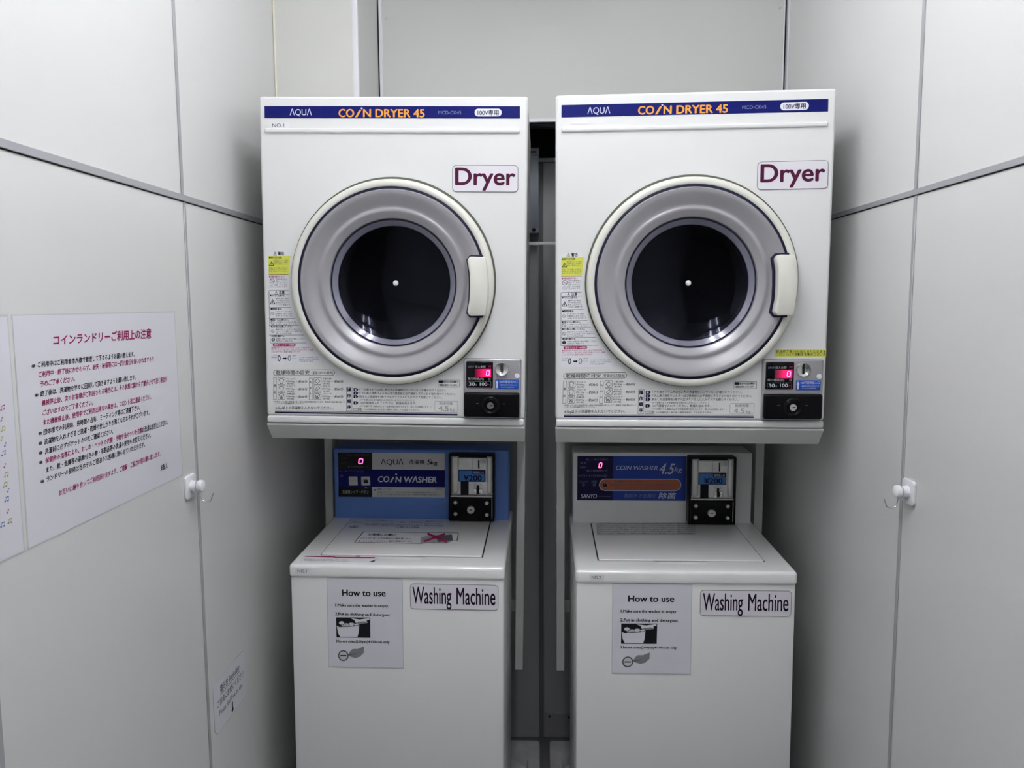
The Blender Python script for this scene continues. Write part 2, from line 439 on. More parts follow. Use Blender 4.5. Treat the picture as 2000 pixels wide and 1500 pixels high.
def dryer_body():
    b = MB(); W, H, D = .3, .736, .50
    cx, cz, R = DOOR[0], DOOR[1], .205
    zb = .0185
    # outline of the front sheet, dense enough to meet the round opening
    def outline(ins):
        r = .006; pts = []
        x0, x1, z0, z1 = -W + ins, W - ins, zb + ins, H - ins
        cor = [(x1 - r, z0 + r, -90), (x1 - r, z1 - r, 0), (x0 + r, z1 - r, 90), (x0 + r, z0 + r, 180)]
        for i, (ox, oz, a0) in enumerate(cor):
            for k in range(4):
                a = math.radians(a0 + 30 * k); pts.append((ox + r * math.cos(a), oz + r * math.sin(a)))
            nx, nz, na = cor[(i + 1) % 4]
            a = math.radians(na); e = (nx + r * math.cos(a), nz + r * math.sin(a)); s = pts[-1]
            for k in range(1, 22): pts.append((s[0] + (e[0] - s[0]) * k / 22, s[1] + (e[1] - s[1]) * k / 22))
        return pts
    A, B = outline(.005), outline(0.0); n = len(A)
    ang = [math.atan2(p[1] - cz, p[0] - cx) for p in A]
    Cc = [(cx + R * math.cos(a), cz + R * math.sin(a)) for a in ang]
    vs = [(x, .03, z) for x, z in Cc] + [(x, 0, z) for x, z in Cc] + [(x, 0, z) for x, z in A] + \
         [(x * .5 + p * .5, .0014, z * .5 + q * .5) for (x, z), (p, q) in zip(A, B)] + [(x, .005, z) for x, z in B] + [(x, D, z) for x, z in B]
    fs = []
    for j in range(5):
        for i in range(n):
            k = (i + 1) % n; fs.append((j * n + i, j * n + k, (j + 1) * n + k, (j + 1) * n + i)[::-1])
    fs.append(tuple(5 * n + i for i in range(n))[::-1])
    b.add(vs, fs, WHITE)
    # pressed ridge under the band
    b.box(-.2875, .2835, -.0045, .003, .6562, .6665, WHITE, .0035, 3)
    return b

def dryer(p, label, group):
    r = empty('coin_dryer', p, label, 'dryer', group)
    dryer_body().build('body', r, smooth=14)
    b = MB(); b.box(-.2985, .2985, -.004, .49, .0015, .0178, WHITE, .004, 3)
    b.build('base_trim', r)
    # band with the maker's name
    b = MB(); P = Print(b, FACE, front())
    P.poly([(515.2, 207), (1016, 208.2), (1016, 232.2), (515.8, 230.8)], NAVY, .0004)
    P.text('ΛQUΛ', 565, 225, 608, 225.2, 12.5, PALE, .006)
    P.text('CO', 661, 228.6, 690.5, 228.7, 16, ORANGE, .03)
    P.text('/', 693.5, 229.3, 704.5, 229.3, 15, ORANGE, .02)
    P.disc(705.8, 211.8, 1.9, PALE, .0006)
    P.text('N DRYER 45', 709, 228.7, 828.5, 229.3, 16, ORANGE, .03)
    P.text('MCD-CK45', 856, 223.6, 900.5, 223.8, 7, PALED)
    P.rect(927, 212.8, 980, 228, LABELW, .0006, r=7)
    P.text('100V専用', 933, 226, 974, 226, 11, NAVYD, .012, .0009)
    b.build('name_band', r)
    # warning sheet down the left edge
    b = MB(); P = Print(b, FACE, front())
    P.poly([(523, 497), (527, 493), (564, 493), (568, 498), (567.4, 504), (563, 536), (564.5, 566), (566, 590), (572, 612), (585, 642), (600, 668), (617, 690), (630, 703), (628, 711), (535, 712), (529, 708), (526, 600)], LABELW, .0002)
    P.poly([(524, 500.5), (567.4, 500.5), (563.8, 537), (525, 537)], YELLOW, .0005)
    P.text('⚠ 警告', 534, 499, 555, 499, 6.5, INK, .02)
    P.text('⚠ 注意', 537, 574.5, 556, 574.5, 6.5, INK, .02)
    def lines(x0, xs, y0, dy, strs, h, m, bold=0.0):
        for k, t in enumerate(strs): P.text(t, x0, y0 + dy * k, xs[k] if isinstance(xs, (list, tuple)) else xs, y0 + dy * k, h, m, bold)
    P.text('●爆発や火災の危険。', 525.5, 505.5, 551, 505.5, 4, INK, .02)
    lines(534, 563, 510.5, 3.6, ['食用油やベンジン等の', '可燃物が付いた衣類は', '絶対に乾燥しない。'], 3, GINK)
    lines(526, 562, 525.5, 3.4, ['洗濯しても付着した油分で', '自然発火するおそれがある', 'ため入れないでください。'], 3, GINK)
    def tri(cx, cy, s):
        A = [(cx, cy - s), (cx + s, cy + s * .8), (cx - s, cy + s * .8)]; B = [(cx, cy - s * .62), (cx + s * .68, cy + s * .6), (cx - s * .68, cy + s * .6)]
        P.loop(A, B, INK, .0007); P.line(cx, cy - s * .3, cx, cy + s * .4, s * .2, INK, .0007)
    def no(cx, cy, s):
        P.ring(cx, cy, s, s * .18, GINK, .0006); P.line(cx - s * .65, cy - s * .65, cx + s * .65, cy + s * .65, s * .2, GINK, .0006)
    tri(530.5, 515.5, 5); tri(533, 590, 5.5); no(532, 549, 5); no(532.5, 613, 3.2); no(533, 630.5, 3.6); no(533.5, 647, 3.2); P.disc(534.2, 663.5, 3.4, INK)
    P.text('!', 533.4, 666, 535, 666, 5, LABELW, 0, .0008)
    P.text('●分解は絶対しない。', 526, 542.5, 556, 542.5, 4, PINKP, .02)
    lines(538.5, 562, 547.2, 3.8, ['修理は販売店に', '相談してください', 'お問い合わせ下さい'], 3, GINK)
    lines(527, 561, 558.6, 3.6, ['火災や感電、けがの原因', 'になることがあります'], 3, GINK)
    P.text('●やけどに注意する。', 528, 580, 557, 580, 4, INK, .02)
    lines(539, [564, 565, 566, 567], 585, 4, ['運転中や終了直後は', 'ドアや排気口付近に', '手をふれないで', 'ください高温です'], 3, GINK)
    P.text('●異物を取る。', 529, 605.5, 551, 605.5, 4, INK, .02)
    lines(538, [570, 572, 574], 610.5, 4.2, ['ライターやヘアピン等は', '洗濯物から出してから', '入れてください'], 3, GINK)
    P.text('●回転ドラムに触れない。', 529, 626.5, 564, 626.5, 4, INK, .02)
    lines(539, [579, 581], 631, 4, ['ドアを開けてもドラムが止まる', 'まで手を入れないでください'], 3, GINK)
    P.text('●お子様には注意してください。', 530, 640, 573, 640, 4, INK, .02)
    lines(539, [587, 590, 570], 645, 4, ['機械の中に入ったり上に乗ったり', 'しないようご注意ください危険です', '特に小さなお子様'], 3, GINK)
    P.text('●点検を確認する。', 531, 658.5, 556, 658.5, 4, INK, .02)
    lines(540, [596, 572], 663.5, 4, ['定期的に点検を行い安全に使用してください', '販売店に相談する'], 3, GINK)
    for y, x in ((537, 563.8), (567.5, 564), (575.5, 565), (600.8, 569), (622, 577), (636, 584), (654.5, 594)): P.line(526 if y > 540 else 525, y, x, y, .7, GINK)
    P.line(529, 670, 599, 670, .7, GINK); P.line(525.5, 568, 528.8, 670, .7, GINK)
    P.rect(533.5, 670.8, 578, 676.6, PINKP, .0005, r=2.8)
    P.text('排気フィルターの掃除', 536.5, 675.8, 575.5, 675.8, 4.4, LABELW, .012, .0008)
    lines(531, [607, 612, 588], 680.8, 4, ['●乾燥が終わるたびにフィルターの糸くずを必ず取り', '除いてください。目づまりしたままでお使いになると、乾燥', 'しないだけでなく故障の原因になります。'], 3.1, PINKP)
    P.disc(546, 699.5, 3, GINK, ry=6); P.disc(546, 699.5, 1.2, LABELW, .0007, ry=3.5); P.ring(566, 699.5, 3.2, 1.2, GINK, ry=5.5)
    P.poly([(553, 698.6), (558, 698.6), (558, 697.2), (561, 700), (558, 702.8), (558, 701.2), (553, 701.2)], INK)
    lines(531, 542, 695, 4, ['フィルタ', '取外'], 2.6, GINK); lines(572, 580, 696, 5, ['取付', 'セット'], 2.6, GINK)
    lines(585, [622, 624, 612], 699.5, 3.6, ['フィルターのつまみを持って引く', '手前に引いて外し糸くずを取り除い', 'てから元に戻します'], 2.6, GINK)
    b.build('warning_label', r)
    # drying guide and operating steps printed along the bottom
    b = MB(); P = Print(b, FACE, front()); k5 = lambda x, y: (520 + x / 5, 680 + y / 5)
    Q = Print(b, lambda x, y: FACE(*k5(x, y)), front())
    Q.frame(74, 210, 672, 268, 4, GINK, r=28)
    Q.text('乾燥時間の目安', 100, 259, 425, 259, 42, GINK, .012)
    Q.text('(室温20℃の場合)', 447, 257, 652, 257, 32, GINK, .006)
    Q.frame(75, 286, 106, 500, 3, GINK); Q.frame(422, 290, 455, 504, 3, GINK)
    for t, x, y in (('混', 80, 372), ('紡', 80, 440)): Q.text(t, x, y, x + 20, y, 22, GINK, .02)
    for t, x, y in (('も', 428, 340), ('め', 428, 398), ('ん', 428, 450)): Q.text(t, x, y, x + 20, y, 20, GINK, .02)
    rows = [('Yシャツ', '約200g', '(約1枚)', '約30分', '下着(木綿)', '約130g', '(約1枚)', '約60分'),
            ('ブラウス', '約150g', '(約1枚)', '約30分', 'タオル', '約100g', '(約1枚)', '約60分'),
            ('作業服', '約800g', '(約1組)', '約60分', 'パジャマ', '約500g', '(約1組)', '約60分')]
    for i, (a, a1, a2, am, c, c1, c2, cm) in enumerate(rows):
        y = 286 + 73 * i
        for x, t0, t1, t2, tm in ((118, a, a1, a2, am), (468, c, c1, c2, cm)):
            Q.frame(x, y, x + 72, y + 68, 3, GINK, r=8)
            Q.text(t0, x + 84, y + 22, x + 84 + (88 if len(t0) > 3 else 78), y + 22, 19, GINK)
            Q.text(t1, x + 82, y + 45, x + 160, y + 45, 18, GINK); Q.text(t2, x + 88, y + 68, x + 158, y + 68, 18, GINK)
            Q.text(tm, x + 203, y + 52, x + 288, y + 52, 26, GINK, .014); Q.line(x + 172, y + 40, x + 198, y + 40, 2, LINK)
    def garment(x, y, kind):
        if kind == 'shirt': Q.loop([(x + 8, y + 18), (x + 24, y + 8), (x + 48, y + 8), (x + 64, y + 18), (x + 56, y + 30), (x + 52, y + 60), (x + 20, y + 60), (x + 16, y + 30)], [(x + 13, y + 20), (x + 26, y + 12), (x + 46, y + 12), (x + 59, y + 20), (x + 52, y + 27), (x + 48, y + 56), (x + 24, y + 56), (x + 20, y + 27)], GINK)
        elif kind == 'cloth': Q.loop([(x + 8, y + 34), (x + 36, y + 6), (x + 64, y + 34), (x + 36, y + 62)], [(x + 14, y + 34), (x + 36, y + 12), (x + 58, y + 34), (x + 36, y + 56)], GINK)
        elif kind == 'towel': Q.loop([(x + 10, y + 40), (x + 44, y + 10), (x + 62, y + 28), (x + 30, y + 58)], [(x + 16, y + 40), (x + 44, y + 16), (x + 56, y + 28), (x + 30, y + 52)], GINK)
        else:
            garment(x, y, 'shirt'); Q.line(x + 24, y + 30, x + 46, y + 52, 6, GINK); Q.line(x + 44, y + 28, x + 26, y + 50, 6, GINK)
    garment(118, 286, 'shirt'); garment(118, 359, 'shirt'); garment(118, 432, 'pair'); garment(468, 288, 'cloth'); garment(468, 360, 'towel'); garment(468, 432, 'pair')
    Q.text('※衣類および1回の乾燥量が多い場合は乾燥時間が変わります。乾燥終了後衣類が湿って', 82, 528, 768, 534, 17, GINK)
    Q.text('いるときは追加運転を行ってください。', 98, 544, 384, 546, 16, GINK)
    Q.text('4.5kg以上の洗濯物を入れないでください。', 94, 594, 665, 600, 32, GINK, .010)
    Q.frame(785, 378, 842, 610, 3, GINK)
    for t, y in (('操', 424), ('作', 482), ('順', 536), ('序', 592)): Q.text(t, 794, y, 832, y, 38, NAVYD, .03)
    for t, y in (('1', 405), ('2', 439), ('3', 473), ('4', 533)):
        Q.poly([(856, y - 15), (888, y - 15), (902, y), (888, y + 15), (856, y + 15)], NAVYD, .0005); Q.text(t, 870, y + 9, 880, y + 9, 18, LABELW, .02, .0008)
    Q.text('ドアを開きドラム内に他の人の洗濯物が入っていないか確かめてください。', 912, 416, 1752, 428, 25, GINK, .004)
    Q.text('ドラム奥の排気フィルターはご使用前に必ず掃除して元どおり取り付けてください。', 912, 450, 1848, 466, 25, GINK, .004)
    Q.text('脱水した洗濯物を1枚ずつ広げてドラムに入れてドアを閉じてください。', 912, 485, 1720, 498, 25, GINK, .004)
    Q.text('(ドアを閉じるとき洗濯物がはさまれないようにしてください。)', 916, 514, 1446, 522, 19, GINK)
    Q.text('100円硬貨を入れてください。乾燥を始めます。', 918, 546, 1466, 553, 25, GINK, .004)
    Q.text('(ドアを開けると運転は止まり乾燥時間が表示されます。閉じれば再開します。)', 914, 574, 1612, 586, 19, GINK)
    Q.frame(854, 582, 942, 610, 2.5, GINK); Q.text('ご注意', 864, 606, 934, 606, 20, GINK, .01)
    Q.text('100円硬貨投入後は他の硬貨を使用しても返却されません。', 962, 607, 1500, 613, 19, GINK)
    Q.frame(1676, 314, 1888, 384, 3, GINK, r=6); Q.rect(1684, 320, 1726, 344, INK, r=4)
    Q.text('表示中は追加運転で', 1728, 342, 1876, 342, 20, INK, .02); Q.text('時間を表示しています。', 1692, 374, 1866, 374, 20, INK, .016)
    Q.frame(1644, 518, 1872, 620, 3, LINK, r=14); Q.text('乾燥容量', 1690, 554, 1820, 554, 26, LINK, .01)
    Q.text('4.5', 1682, 612, 1780, 614, 46, LINK, .02); Q.text('kg', 1796, 614, 1840, 614, 30, LINK, .01)
    Q.poly([(92, 604), (1868, 630), (1868, 640), (92, 613)], LINK, .0005); Q.poly([(92, 616), (1868, 645), (1868, 660), (92, 629)], NAVYD, .0005)
    b.build('instruction_print', r)
    # door
    b = MB(); cx, cz = DOOR
    b.lathe([(.2335, -.001), (.2335, .0035), (.2285, .004), (.2285, -.001)], cx, cz + .0022, OLIVE)  # olive seal ring, its dark tone paints the shadow gap round the door
    b.lathe([(.2297, 0), (.2297, .013), (.2285, .0185), (.2255, .0215), (.2205, .0232), (.2150, .0232), (.2128, .0215), (.2126, .015)], cx, cz, CREAM)
    d = b.build('door', r)
    b = MB().lathe([(.2127, .016), (.2127, .0212), (.2080, .0222), (.2072, .0185)], cx, cz, NAVYG)
    uh, vh, wh, hh = .1945, .319, .0465, .130
    hx, g = uh - wh / 2, .0042
    b.prism([(hx - g, vh - hh / 2 + .006), (hx + .004, vh - hh / 2 - g), (uh + .010, vh - hh / 2 - g), (uh + .010, vh + hh / 2 + g), (hx + .004, vh + hh / 2 + g), (hx - g, vh + hh / 2 - .006), (hx + .0050 - g, vh + .03), (hx + .0058 - g, vh), (hx + .0050 - g, vh - .03)], 'y', -.0272, -.008, NAVYG, .001)
    b.build('door_gasket', d)
    b = MB().lathe([(.2075, .018), (.2070, .0235), (.2045, .0262), (.2000, .0262), (.1940, .0245), (.1850, .0205), (.1760, .0160), (.1710, .0140), (.1675, .0135), (.1645, .0146), (.1610, .0152), (.1575, .0142), (.1450, .0062), (.1436, .0005)], cx, cz, SILVER)
    b.build('bezel', d)
    b = MB().lathe([(.1437, .0006), (.1415, .0008), (.1412, -.003)], cx, cz, NAVYG)
    b.lathe([(.1413, -.001), (.1400, 0), (.1300, -.0066), (.1286, -.0080), (.1282, -.0110)], cx, cz, RIMG)
    b.build('glass_rim', d)
    b = MB().lathe([(.1290, -.0085), (.1255, -.0108), (.1210, -.0132), (.112, -.0170), (.096, -.0215), (.075, -.0255), (.045, -.0285), (.02, -.0293), (.004, -.0294)], cx, cz, GLASS, cap=True)
    g = b.build('door_glass', d)
    b = MB().lathe([(.0062, -.0296), (.0060, -.0266), (.0045, -.0250), (.002, -.0244)], cx, cz + .0005, LABELW, 24, cap=True)
    b.build('glass_button', g)
    b = MB()
    b.prism([(uh - wh / 2, vh - hh / 2 + .008), (uh - wh / 2 + .006, vh - hh / 2), (uh + wh / 2 - .006, vh - hh / 2 + .001), (uh + wh / 2 - .002, vh - hh / 4), (uh + wh / 2, vh), (uh + wh / 2 - .002, vh + hh / 4),
             (uh + wh / 2 - .006, vh + hh / 2 - .001), (uh - wh / 2 + .006, vh + hh / 2), (uh - wh / 2, vh + hh / 2 - .008), (uh - wh / 2 + .0050, vh + .03), (uh - wh / 2 + .0058, vh), (uh - wh / 2 + .0050, vh - .03)], 'y', -.051, -.012, CREAM, .0035)
    b.build('door_handle', d)
    # drum seen through the glass
    b = MB().lathe([(.1275, -.045), (.205, -.052), (.205, -.38), (.10, -.40), (.004, -.40)], cx, cz, DRUM, 64, cap=True)
    for k in range(3):
        a = math.radians(30 + 120 * k); ca, sa = math.cos(a), math.sin(a)
        b.add([(cx + ca * .204 - sa * w, y, cz + sa * .204 + ca * w) for y in (.06, .37) for w in (-.02, .02)] + [(cx + ca * .165, y, cz + sa * .165) for y in (.07, .36)],
              [(0, 2, 5, 4), (1, 4, 5, 3), (0, 4, 1), (2, 3, 5)], DRUM)
    b.build('drum', r)
    # coin unit
    x0, x1, z0, z1 = face_rect(906, 700, 1017, 817)
    b = MB().box(x0, x1, -.011, .004, z0, z1, SILVER, .005, 3); c = b.build('coin_unit', r)
    x0, x1, z0, z1 = face_rect(911, 705.3, 963.6, 758.6)
    b = MB().box(x0, x1, -.0128, -.004, z0, z1, BLACKG, .0035, 3)
    P = Print(b, FACE, front(0, -.0128))
    P.text('お知らせ', 915, 718.3, 926.5, 718.3, 4.2, PALED); P.text('投入金額', 928.5, 718.5, 949, 718.6, 4.6, LINK, .008); P.text('円', 954.5, 718.6, 959.5, 718.6, 4.6, PINKP, .01)
    P.rect(928, 720.6, 959.8, 736.4, GLOW, .0004)
    P.text('残り時間(約)', 914.7, 742, 945.5, 742.4, 5, LINK, .01); P.text('分', 954.3, 742.5, 959.3, 742.6, 4.8, LINK, .01)
    P.text('30', 917, 752.8, 928, 753, 6.6, PALE, .012); P.text('分', 928.8, 752.9, 933, 753, 3.6, LINK); P.text('100', 938, 753, 952, 753.1, 6.6, PALE, .012); P.text('円', 953, 753, 957, 753, 3.6, PINKP)
    P.frame(914.5, 745, 959.5, 756.5, .3, LINK, .0004)
    P2 = Print(b, lambda x, y: FACE(900 + x * 10.2 / 100, 690 + y * 9.33 / 100), front(0, -.0128))
    dsp = b.build('display', c)
    b = MB(); P = Print(b, FACE, front(0, -.0128))
    def seg0(P, x, y, w, h, t, m, off, sl=0.0):
        X = lambda u, v: (x + u * w + sl * (1 - v), y + v * h)
        for (ax, ay, bx, by) in ((.12, 0, .88, 0), (0, .06, 0, .47), (1, .06, 1, .47), (0, .53, 0, .94), (1, .53, 1, .94), (.12, 1, .88, 1)):
            (p, q), (s, u) = X(ax, ay), X(bx, by); P.line(p, q, s, u, t, m, off)
    seg0(P, 950.2, 723.8, 5.6, 9.6, 1.5, LEDR, .0008, 1.0)
    b.build('digit', dsp)
    u, v = FACE(980.7, 721.3)
    b = MB().lathe([(.0158, .009), (.0158, .0135), (.0148, .0155), (.0125, .0150), (.009, .0132), (.004, .0122)], u, v, CHROME, 48, cap=True)
    b.box(u - .0013, u + .0013, -.0162, -.011, v - .0085, v + .0135, INK)
    b.build('coin_slot', c)
    x0, x1, z0, z1 = face_rect(967.8, 740.6, 1013, 760.3)
    b = MB().box(x0, x1, -.0124, -.008, z0, z1, BLUEL, .0015, 2); P = Print(b, FACE, front(0, -.0124))
    P.poly([(971, 742.6), (974, 748.5), (972.4, 748.5), (972.4, 758), (969.8, 758), (969.8, 748.5), (968.4, 748.5)], PALE)
    P.text('100円硬貨投入口', 976, 748, 1010.5, 748.3, 5, PALE, .004)
    P.text('硬貨を矢印の方向に入れ', 978, 753, 1010, 753.3, 2.6, PALE); P.text('てください500円不可', 978, 757.4, 1004, 757.6, 2.6, PALE)
    b.build('price_label', c)
    u, v = FACE(1010, 734.3)
    MB().lathe([(.0058, .0108), (.0056, .0118), (.003, .0121)], u, v, LABELW, 24, cap=True).build('dot_sticker', c)
    x0, x1, z0, z1 = face_rect(907.3, 765, 1014.6, 814)
    k = MB().box(x0, x1, -.024, -.006, z0, z1, BLACKP, .005, 3).build('cash_box', c)
    u, v = FACE(959.3, 789.6)
    b = MB().lathe([(.0205, .0235), (.0200, .0270), (.0180, .0285), (.0150, .0275), (.0130, .0250), (.009, .0245)], u, v, BLACKP, 48)
    b.lathe([(.0088, .0240), (.0086, .0290), (.0076, .0305), (.003, .0305)], u, v, CHROME, 32, cap=True)
    b.box(u - .001, u + .005, -.0312, -.0300, v - .0012, v + .0012, INK)
    for s in (-1, 1): b.box(u + s * .030 - .003, u + s * .030 + .003, -.0248, -.0235, v + .003, v + .0045, GINK)
    b.build('lock', k)
    return r
GD = 'stacked coin dryers'
dryer1 = dryer(D1, 'white coin dryer on the left with NO.1 tape under its blue band', GD)
dryer2 = copy_tree(dryer1)
dryer2.location = D2[:3]; dryer2.rotation_euler = (D2[5], D2[4], D2[3])
dryer2['label'] = 'white coin dryer on the right with yellow tape above its coin unit'
# tape labels of each dryer
b = MB(); P = Print(b, FACE, front())
P.rect(525, 239, 563.5, 251.6, LABELW, .0003, r=2, thick=.0003); P.text('NO.1', 531, 248.6, 554, 248.6, 7.5, GINK, .0, .0009)
b.build('number_label', dryer1)
b = MB(); P = Print(b, lambda x, y: (x, y), front())
P.rect(-.2640, .6735, -.2280, .6830, LABELW, .0003, r=.001, thick=.0003); b.build('blank_label', dryer2)
b = MB(); P = Print(b, scale_map(1514, 698, 1612, 683, .188, .1622, .297, .1776), front())
P.rect(1514, 683, 1613.5, 698, YELLOW, .0003, thick=.0003)
P.text('乾燥終了後 10分はとられたままま', 1516, 690, 1612, 690, 6, INK, .004, .0009); P.text('フロントにて移動する事がございま', 1516, 696.6, 1612, 696.6, 6, INK, .004, .0009)
b.build('yellow_tape', dryer2)

# laminated signs on the dryers
def plate_sign(text, w, h, p, u, v, label, ink, name, h0, base, edge=EDGE, rz=0.0):
    b = MB(); P = Print(b, lambda x, y: (u + x * math.cos(rz) - y * math.sin(rz), v + x * math.sin(rz) + y * math.cos(rz)), front())
    P.rect(-w / 2, -h / 2, w / 2, h / 2, edge, .0002, r=.009, thick=.0010)
    P.rect(-w / 2 + .0011, -h / 2 + .0011, w / 2 - .0011, h / 2 - .0011, SIGNW, .0012, r=.008, thick=.0003)
    x = w / 2 * .90
    P.text(text, -x, base, x, base, h0, ink, .022, .0018) if h0 < 0 else Print(b, lambda a, c: (P.mp(a, -c)), front()).text(text, -x, -base, x, -base, h0, ink, .022, .0018)
    return stick(b, name, p, (u, 0, v), label, 'sign', None)
plate_sign('Dryer', .147, .0585, D1, .2068, .5580, 'laminated white Dryer sign on the left dryer', PLUM, 'dryer_sign', .0385, -.0135)
plate_sign('Dryer', .150, .0600, D2, .2130, .5560, 'laminated white Dryer sign on the right dryer', PLUM, 'dryer_sign', .0390, -.0135, rz=math.radians(0.3))

# ------------------------------------------------------------------ dryer stands
def stand(p, label):
    r = empty('dryer_stand', p, label, 'stand', 'dryer stands')
    b = MB()
    b.prism([(-.001, -.0005), (-.001, -.0045), (.033, -.0415), (.52, -.0415), (.52, -.0005)], 'x', -.300, .300, STAND, .0008)
    b.build('tray', r)
    for u in (-.305, .270):
        m = MB().box(u, u + .0245, .488, .512, -.833, -.040, STAND, .0012, 1)
        up = m.build('upright', r)
        MB().box(*((u + .0243, u + .0275) if u > 0 else (u - .003, u + .0005)), .495, .503, -.328, -.320, STEEL, .001, 1).build('bolt', up)
    m = MB().box(-.305, .2945, .566, .578, -.68, -.645, STAND, .001, 1)
    for u in (-.305, .270): m.box(u + .004, u + .020, .510, .567, -.68, -.645, STAND)
    m.build('crossbar', r)
    for u in (-.20, .18): MB().box(u, u + .03, .577, .867 if p is D1 else .880, -.675, -.650, STAND, .001, 1).build('wall_bracket', r)
    return r
stand(D1, 'grey painted steel stand under the left dryer')
stand(D2, 'grey painted steel stand under the right dryer')

# ------------------------------------------------------------------ washing machines
def boolean_cut(o, cutter):
    m = o.modifiers.new('cut', 'BOOLEAN'); m.operation = 'DIFFERENCE'; m.object = cutter; m.solver = 'EXACT'
    dg = bpy.context.evaluated_depsgraph_get(); dg.update()
    me = bpy.data.meshes.new_from_object(o.evaluated_get(dg))
    o.modifiers.clear(); old = o.data; o.data = me; me.name = old.name
    bpy.data.objects.remove(cutter)
    me.polygons.foreach_set('use_smooth', [True] * len(me.polygons)); me.set_sharp_from_angle(angle=math.radians(32))
SL = .0059 / .388
def washer(p, label, blue):
    r = empty('washing_machine', p, label, 'washing machine', 'coin washers under the dryers')
    base = -p[2] + .030
    MB().box(-.2605, .2605, .001, .500, base, -.031, WHITE, .004, 2).build('cabinet', r)
    # top cover with finger scoop
    b = MB().box(-.2635, .2635, -.004, .500, -.034, 0, COVERW, .009, 4)
    b.v = [(x, y, z + max(y, 0) * SL * (1 if z > -.02 else 0)) for x, y, z in b.v]
    cov = b.build('top_cover', r)
    c = MB(); n = 14
    vs = [(x, y, .006) for x, y in [(-.070, .0640), (.070, .0640), (.054, .0420), (-.054, .0420)]] + [(x, y, -.0100) for x, y in [(-.064, .0640), (.064, .0640), (.048, .0460), (-.048, .0460)]]
    c.add(vs, [(0, 1, 2, 3)[::-1], (4, 5, 6, 7), (0, 1, 5, 4), (1, 2, 6, 5), (2, 3, 7, 6), (3, 0, 4, 7)], COVERW)
    bm = bmesh.new(); ct = c.build('cutter', r); bm.from_mesh(ct.data); bmesh.ops.recalc_face_normals(bm, faces=bm.faces); bm.to_mesh(ct.data); bm.free()
    boolean_cut(cov, ct)
    # lid in its joint
    b = MB(); P = Print(b, lambda x, y: (x, y), topside(SL))
    P.rect(-.2055, .0630, .2055, .3800, NAVYG, .0003, r=.006)
    b.build('lid_joint', cov)
    b = MB().box(-.2025, .2025, .0645, .3770, -.002, .0042, COVERW, .0022, 3)
    b.v = [(x, y, z + y * SL) for x, y, z in b.v]
    lid = b.build('lid', cov)
    b = MB()
    zl = .0042
    if blue:
        M = homography([(310, 335), (1728, 352), (1800, 75), (540, 48)], [(-.2025, .066), (.2025, .066), (.2035, .372), (-.2045, .372)])
        P = Print(b, M, lambda u, v, off: (u, v, zl + off + v * SL))
        rows = [('洗濯物を入れる', 560, 88, 650), ('スタートボタンを押して洗剤を入れてください', 690, 75, 940), ('洗濯コース 標準 約30分', 1000, 92, 1200), ('異物は取り除いてください', 1235, 88, 1385)]
        for t, x, y, x2 in rows: P.text(t, x, y, x2, y + 4, 11, CLEARL, .01)
        rows = [('硬貨投入', 540, 128, 620), ('ふたを閉めると運転を始めます。停止後に取り出してください', 670, 112, 960), ('注意 すすぎ 脱水', 1000, 132, 1180), ('色落ちするもの厳禁', 1225, 122, 1385)]
        for t, x, y, x2 in rows: P.text(t, x, y, x2, y + 4, 11, CLEARL, .01)
        for t, x, y, x2 in [('ドライクリーニングの衣類は洗わないでください。毛布不可', 660, 100, 950), ('脱水時は布団を入れない', 1010, 112, 1200), ('防水性のもの禁止', 1225, 106, 1380)]: P.text(t, x, y, x2, y + 4, 9, CLEARL)
        for x, y, rr in ((600, 120, 22), (990, 122, 26), (1150, 124, 24)): P.ring(x, y, rr, 3, CLEARL, ry=rr * .5)
    else:
        M = homography([(262, 382), (1705, 396), (1468, 82), (205, 68)], [(-.2025, .066), (.2025, .066), (.2045, .376), (-.2030, .376)])
        P = Print(b, M, lambda u, v, off: (u, v, zl + off + v * SL))
        L = ['洗濯物を入れスタートボタンを押し硬貨を入れてください', '注意 防水性のものや毛布は洗わない 脱水中にふたを開けない', '洗剤を入れふたを閉めると運転が始まります 標準約三十分']
        for k in range(6):
            y = 92 + k * 16
            P.text(L[k % 3], 262 - k * 1, y, 640, y + 1, 11, CLEARL, .006); P.text(L[(k + 1) % 3], 650, y + 2, 950, y + 3, 11, CLEARL, .006)
            P.text(L[(k + 2) % 3][:14], 962, y + 2, 1105, y + 3, 11, CLEARL, .012)
        P.frame(255, 82, 1120, 178, 2, CLEARL)
    b.build('lid_print', lid)
    # control panel
    body = BLUEP if blue else WHITE
    b = MB().box(-.2550, .2550, .388, .498, .002, .2115, body, .004, 3)
    for z in (.062, .053, .044): b.box(-.245, .070, .3874, .390, z, z + .0012, body)
    cp = b.build('control_panel', r)
    b = MB()
    if blue:
        P = Print(b, homography([(80, 35), (1918, 58), (1910, 795), (58, 765)], [(-.2540, .2110), (.2550, .2110), (.2550, .0040), (-.2550, .0040)]), front(0, .388))
        P.poly([(122, 72), (1246, 85), (1235, 545), (108, 535)], LGREY, .0003, .0006)
        o = .0011
        P.poly([(122, 72), (482, 75), (476, 249), (118, 245)], BLACKG, o); P.poly([(118, 245), (1244, 258), (1238, 440), (112, 430)], NAVY, o)
        P.poly([(112, 430), (469, 434), (466, 539), (108, 535)], BLACKG, o); o += .0003
        P.text('ΛQUΛ', 570, 198, 808, 198, 56, NAVYD, .006, o); P.text('洗濯機', 864, 196, 1033, 199, 50, INK, .012, o); P.text('5', 1052, 198, 1092, 199, 54, INK, .02, o, .25); P.text('kg', 1097, 199, 1163, 200, 40, INK, .01, o, .15)
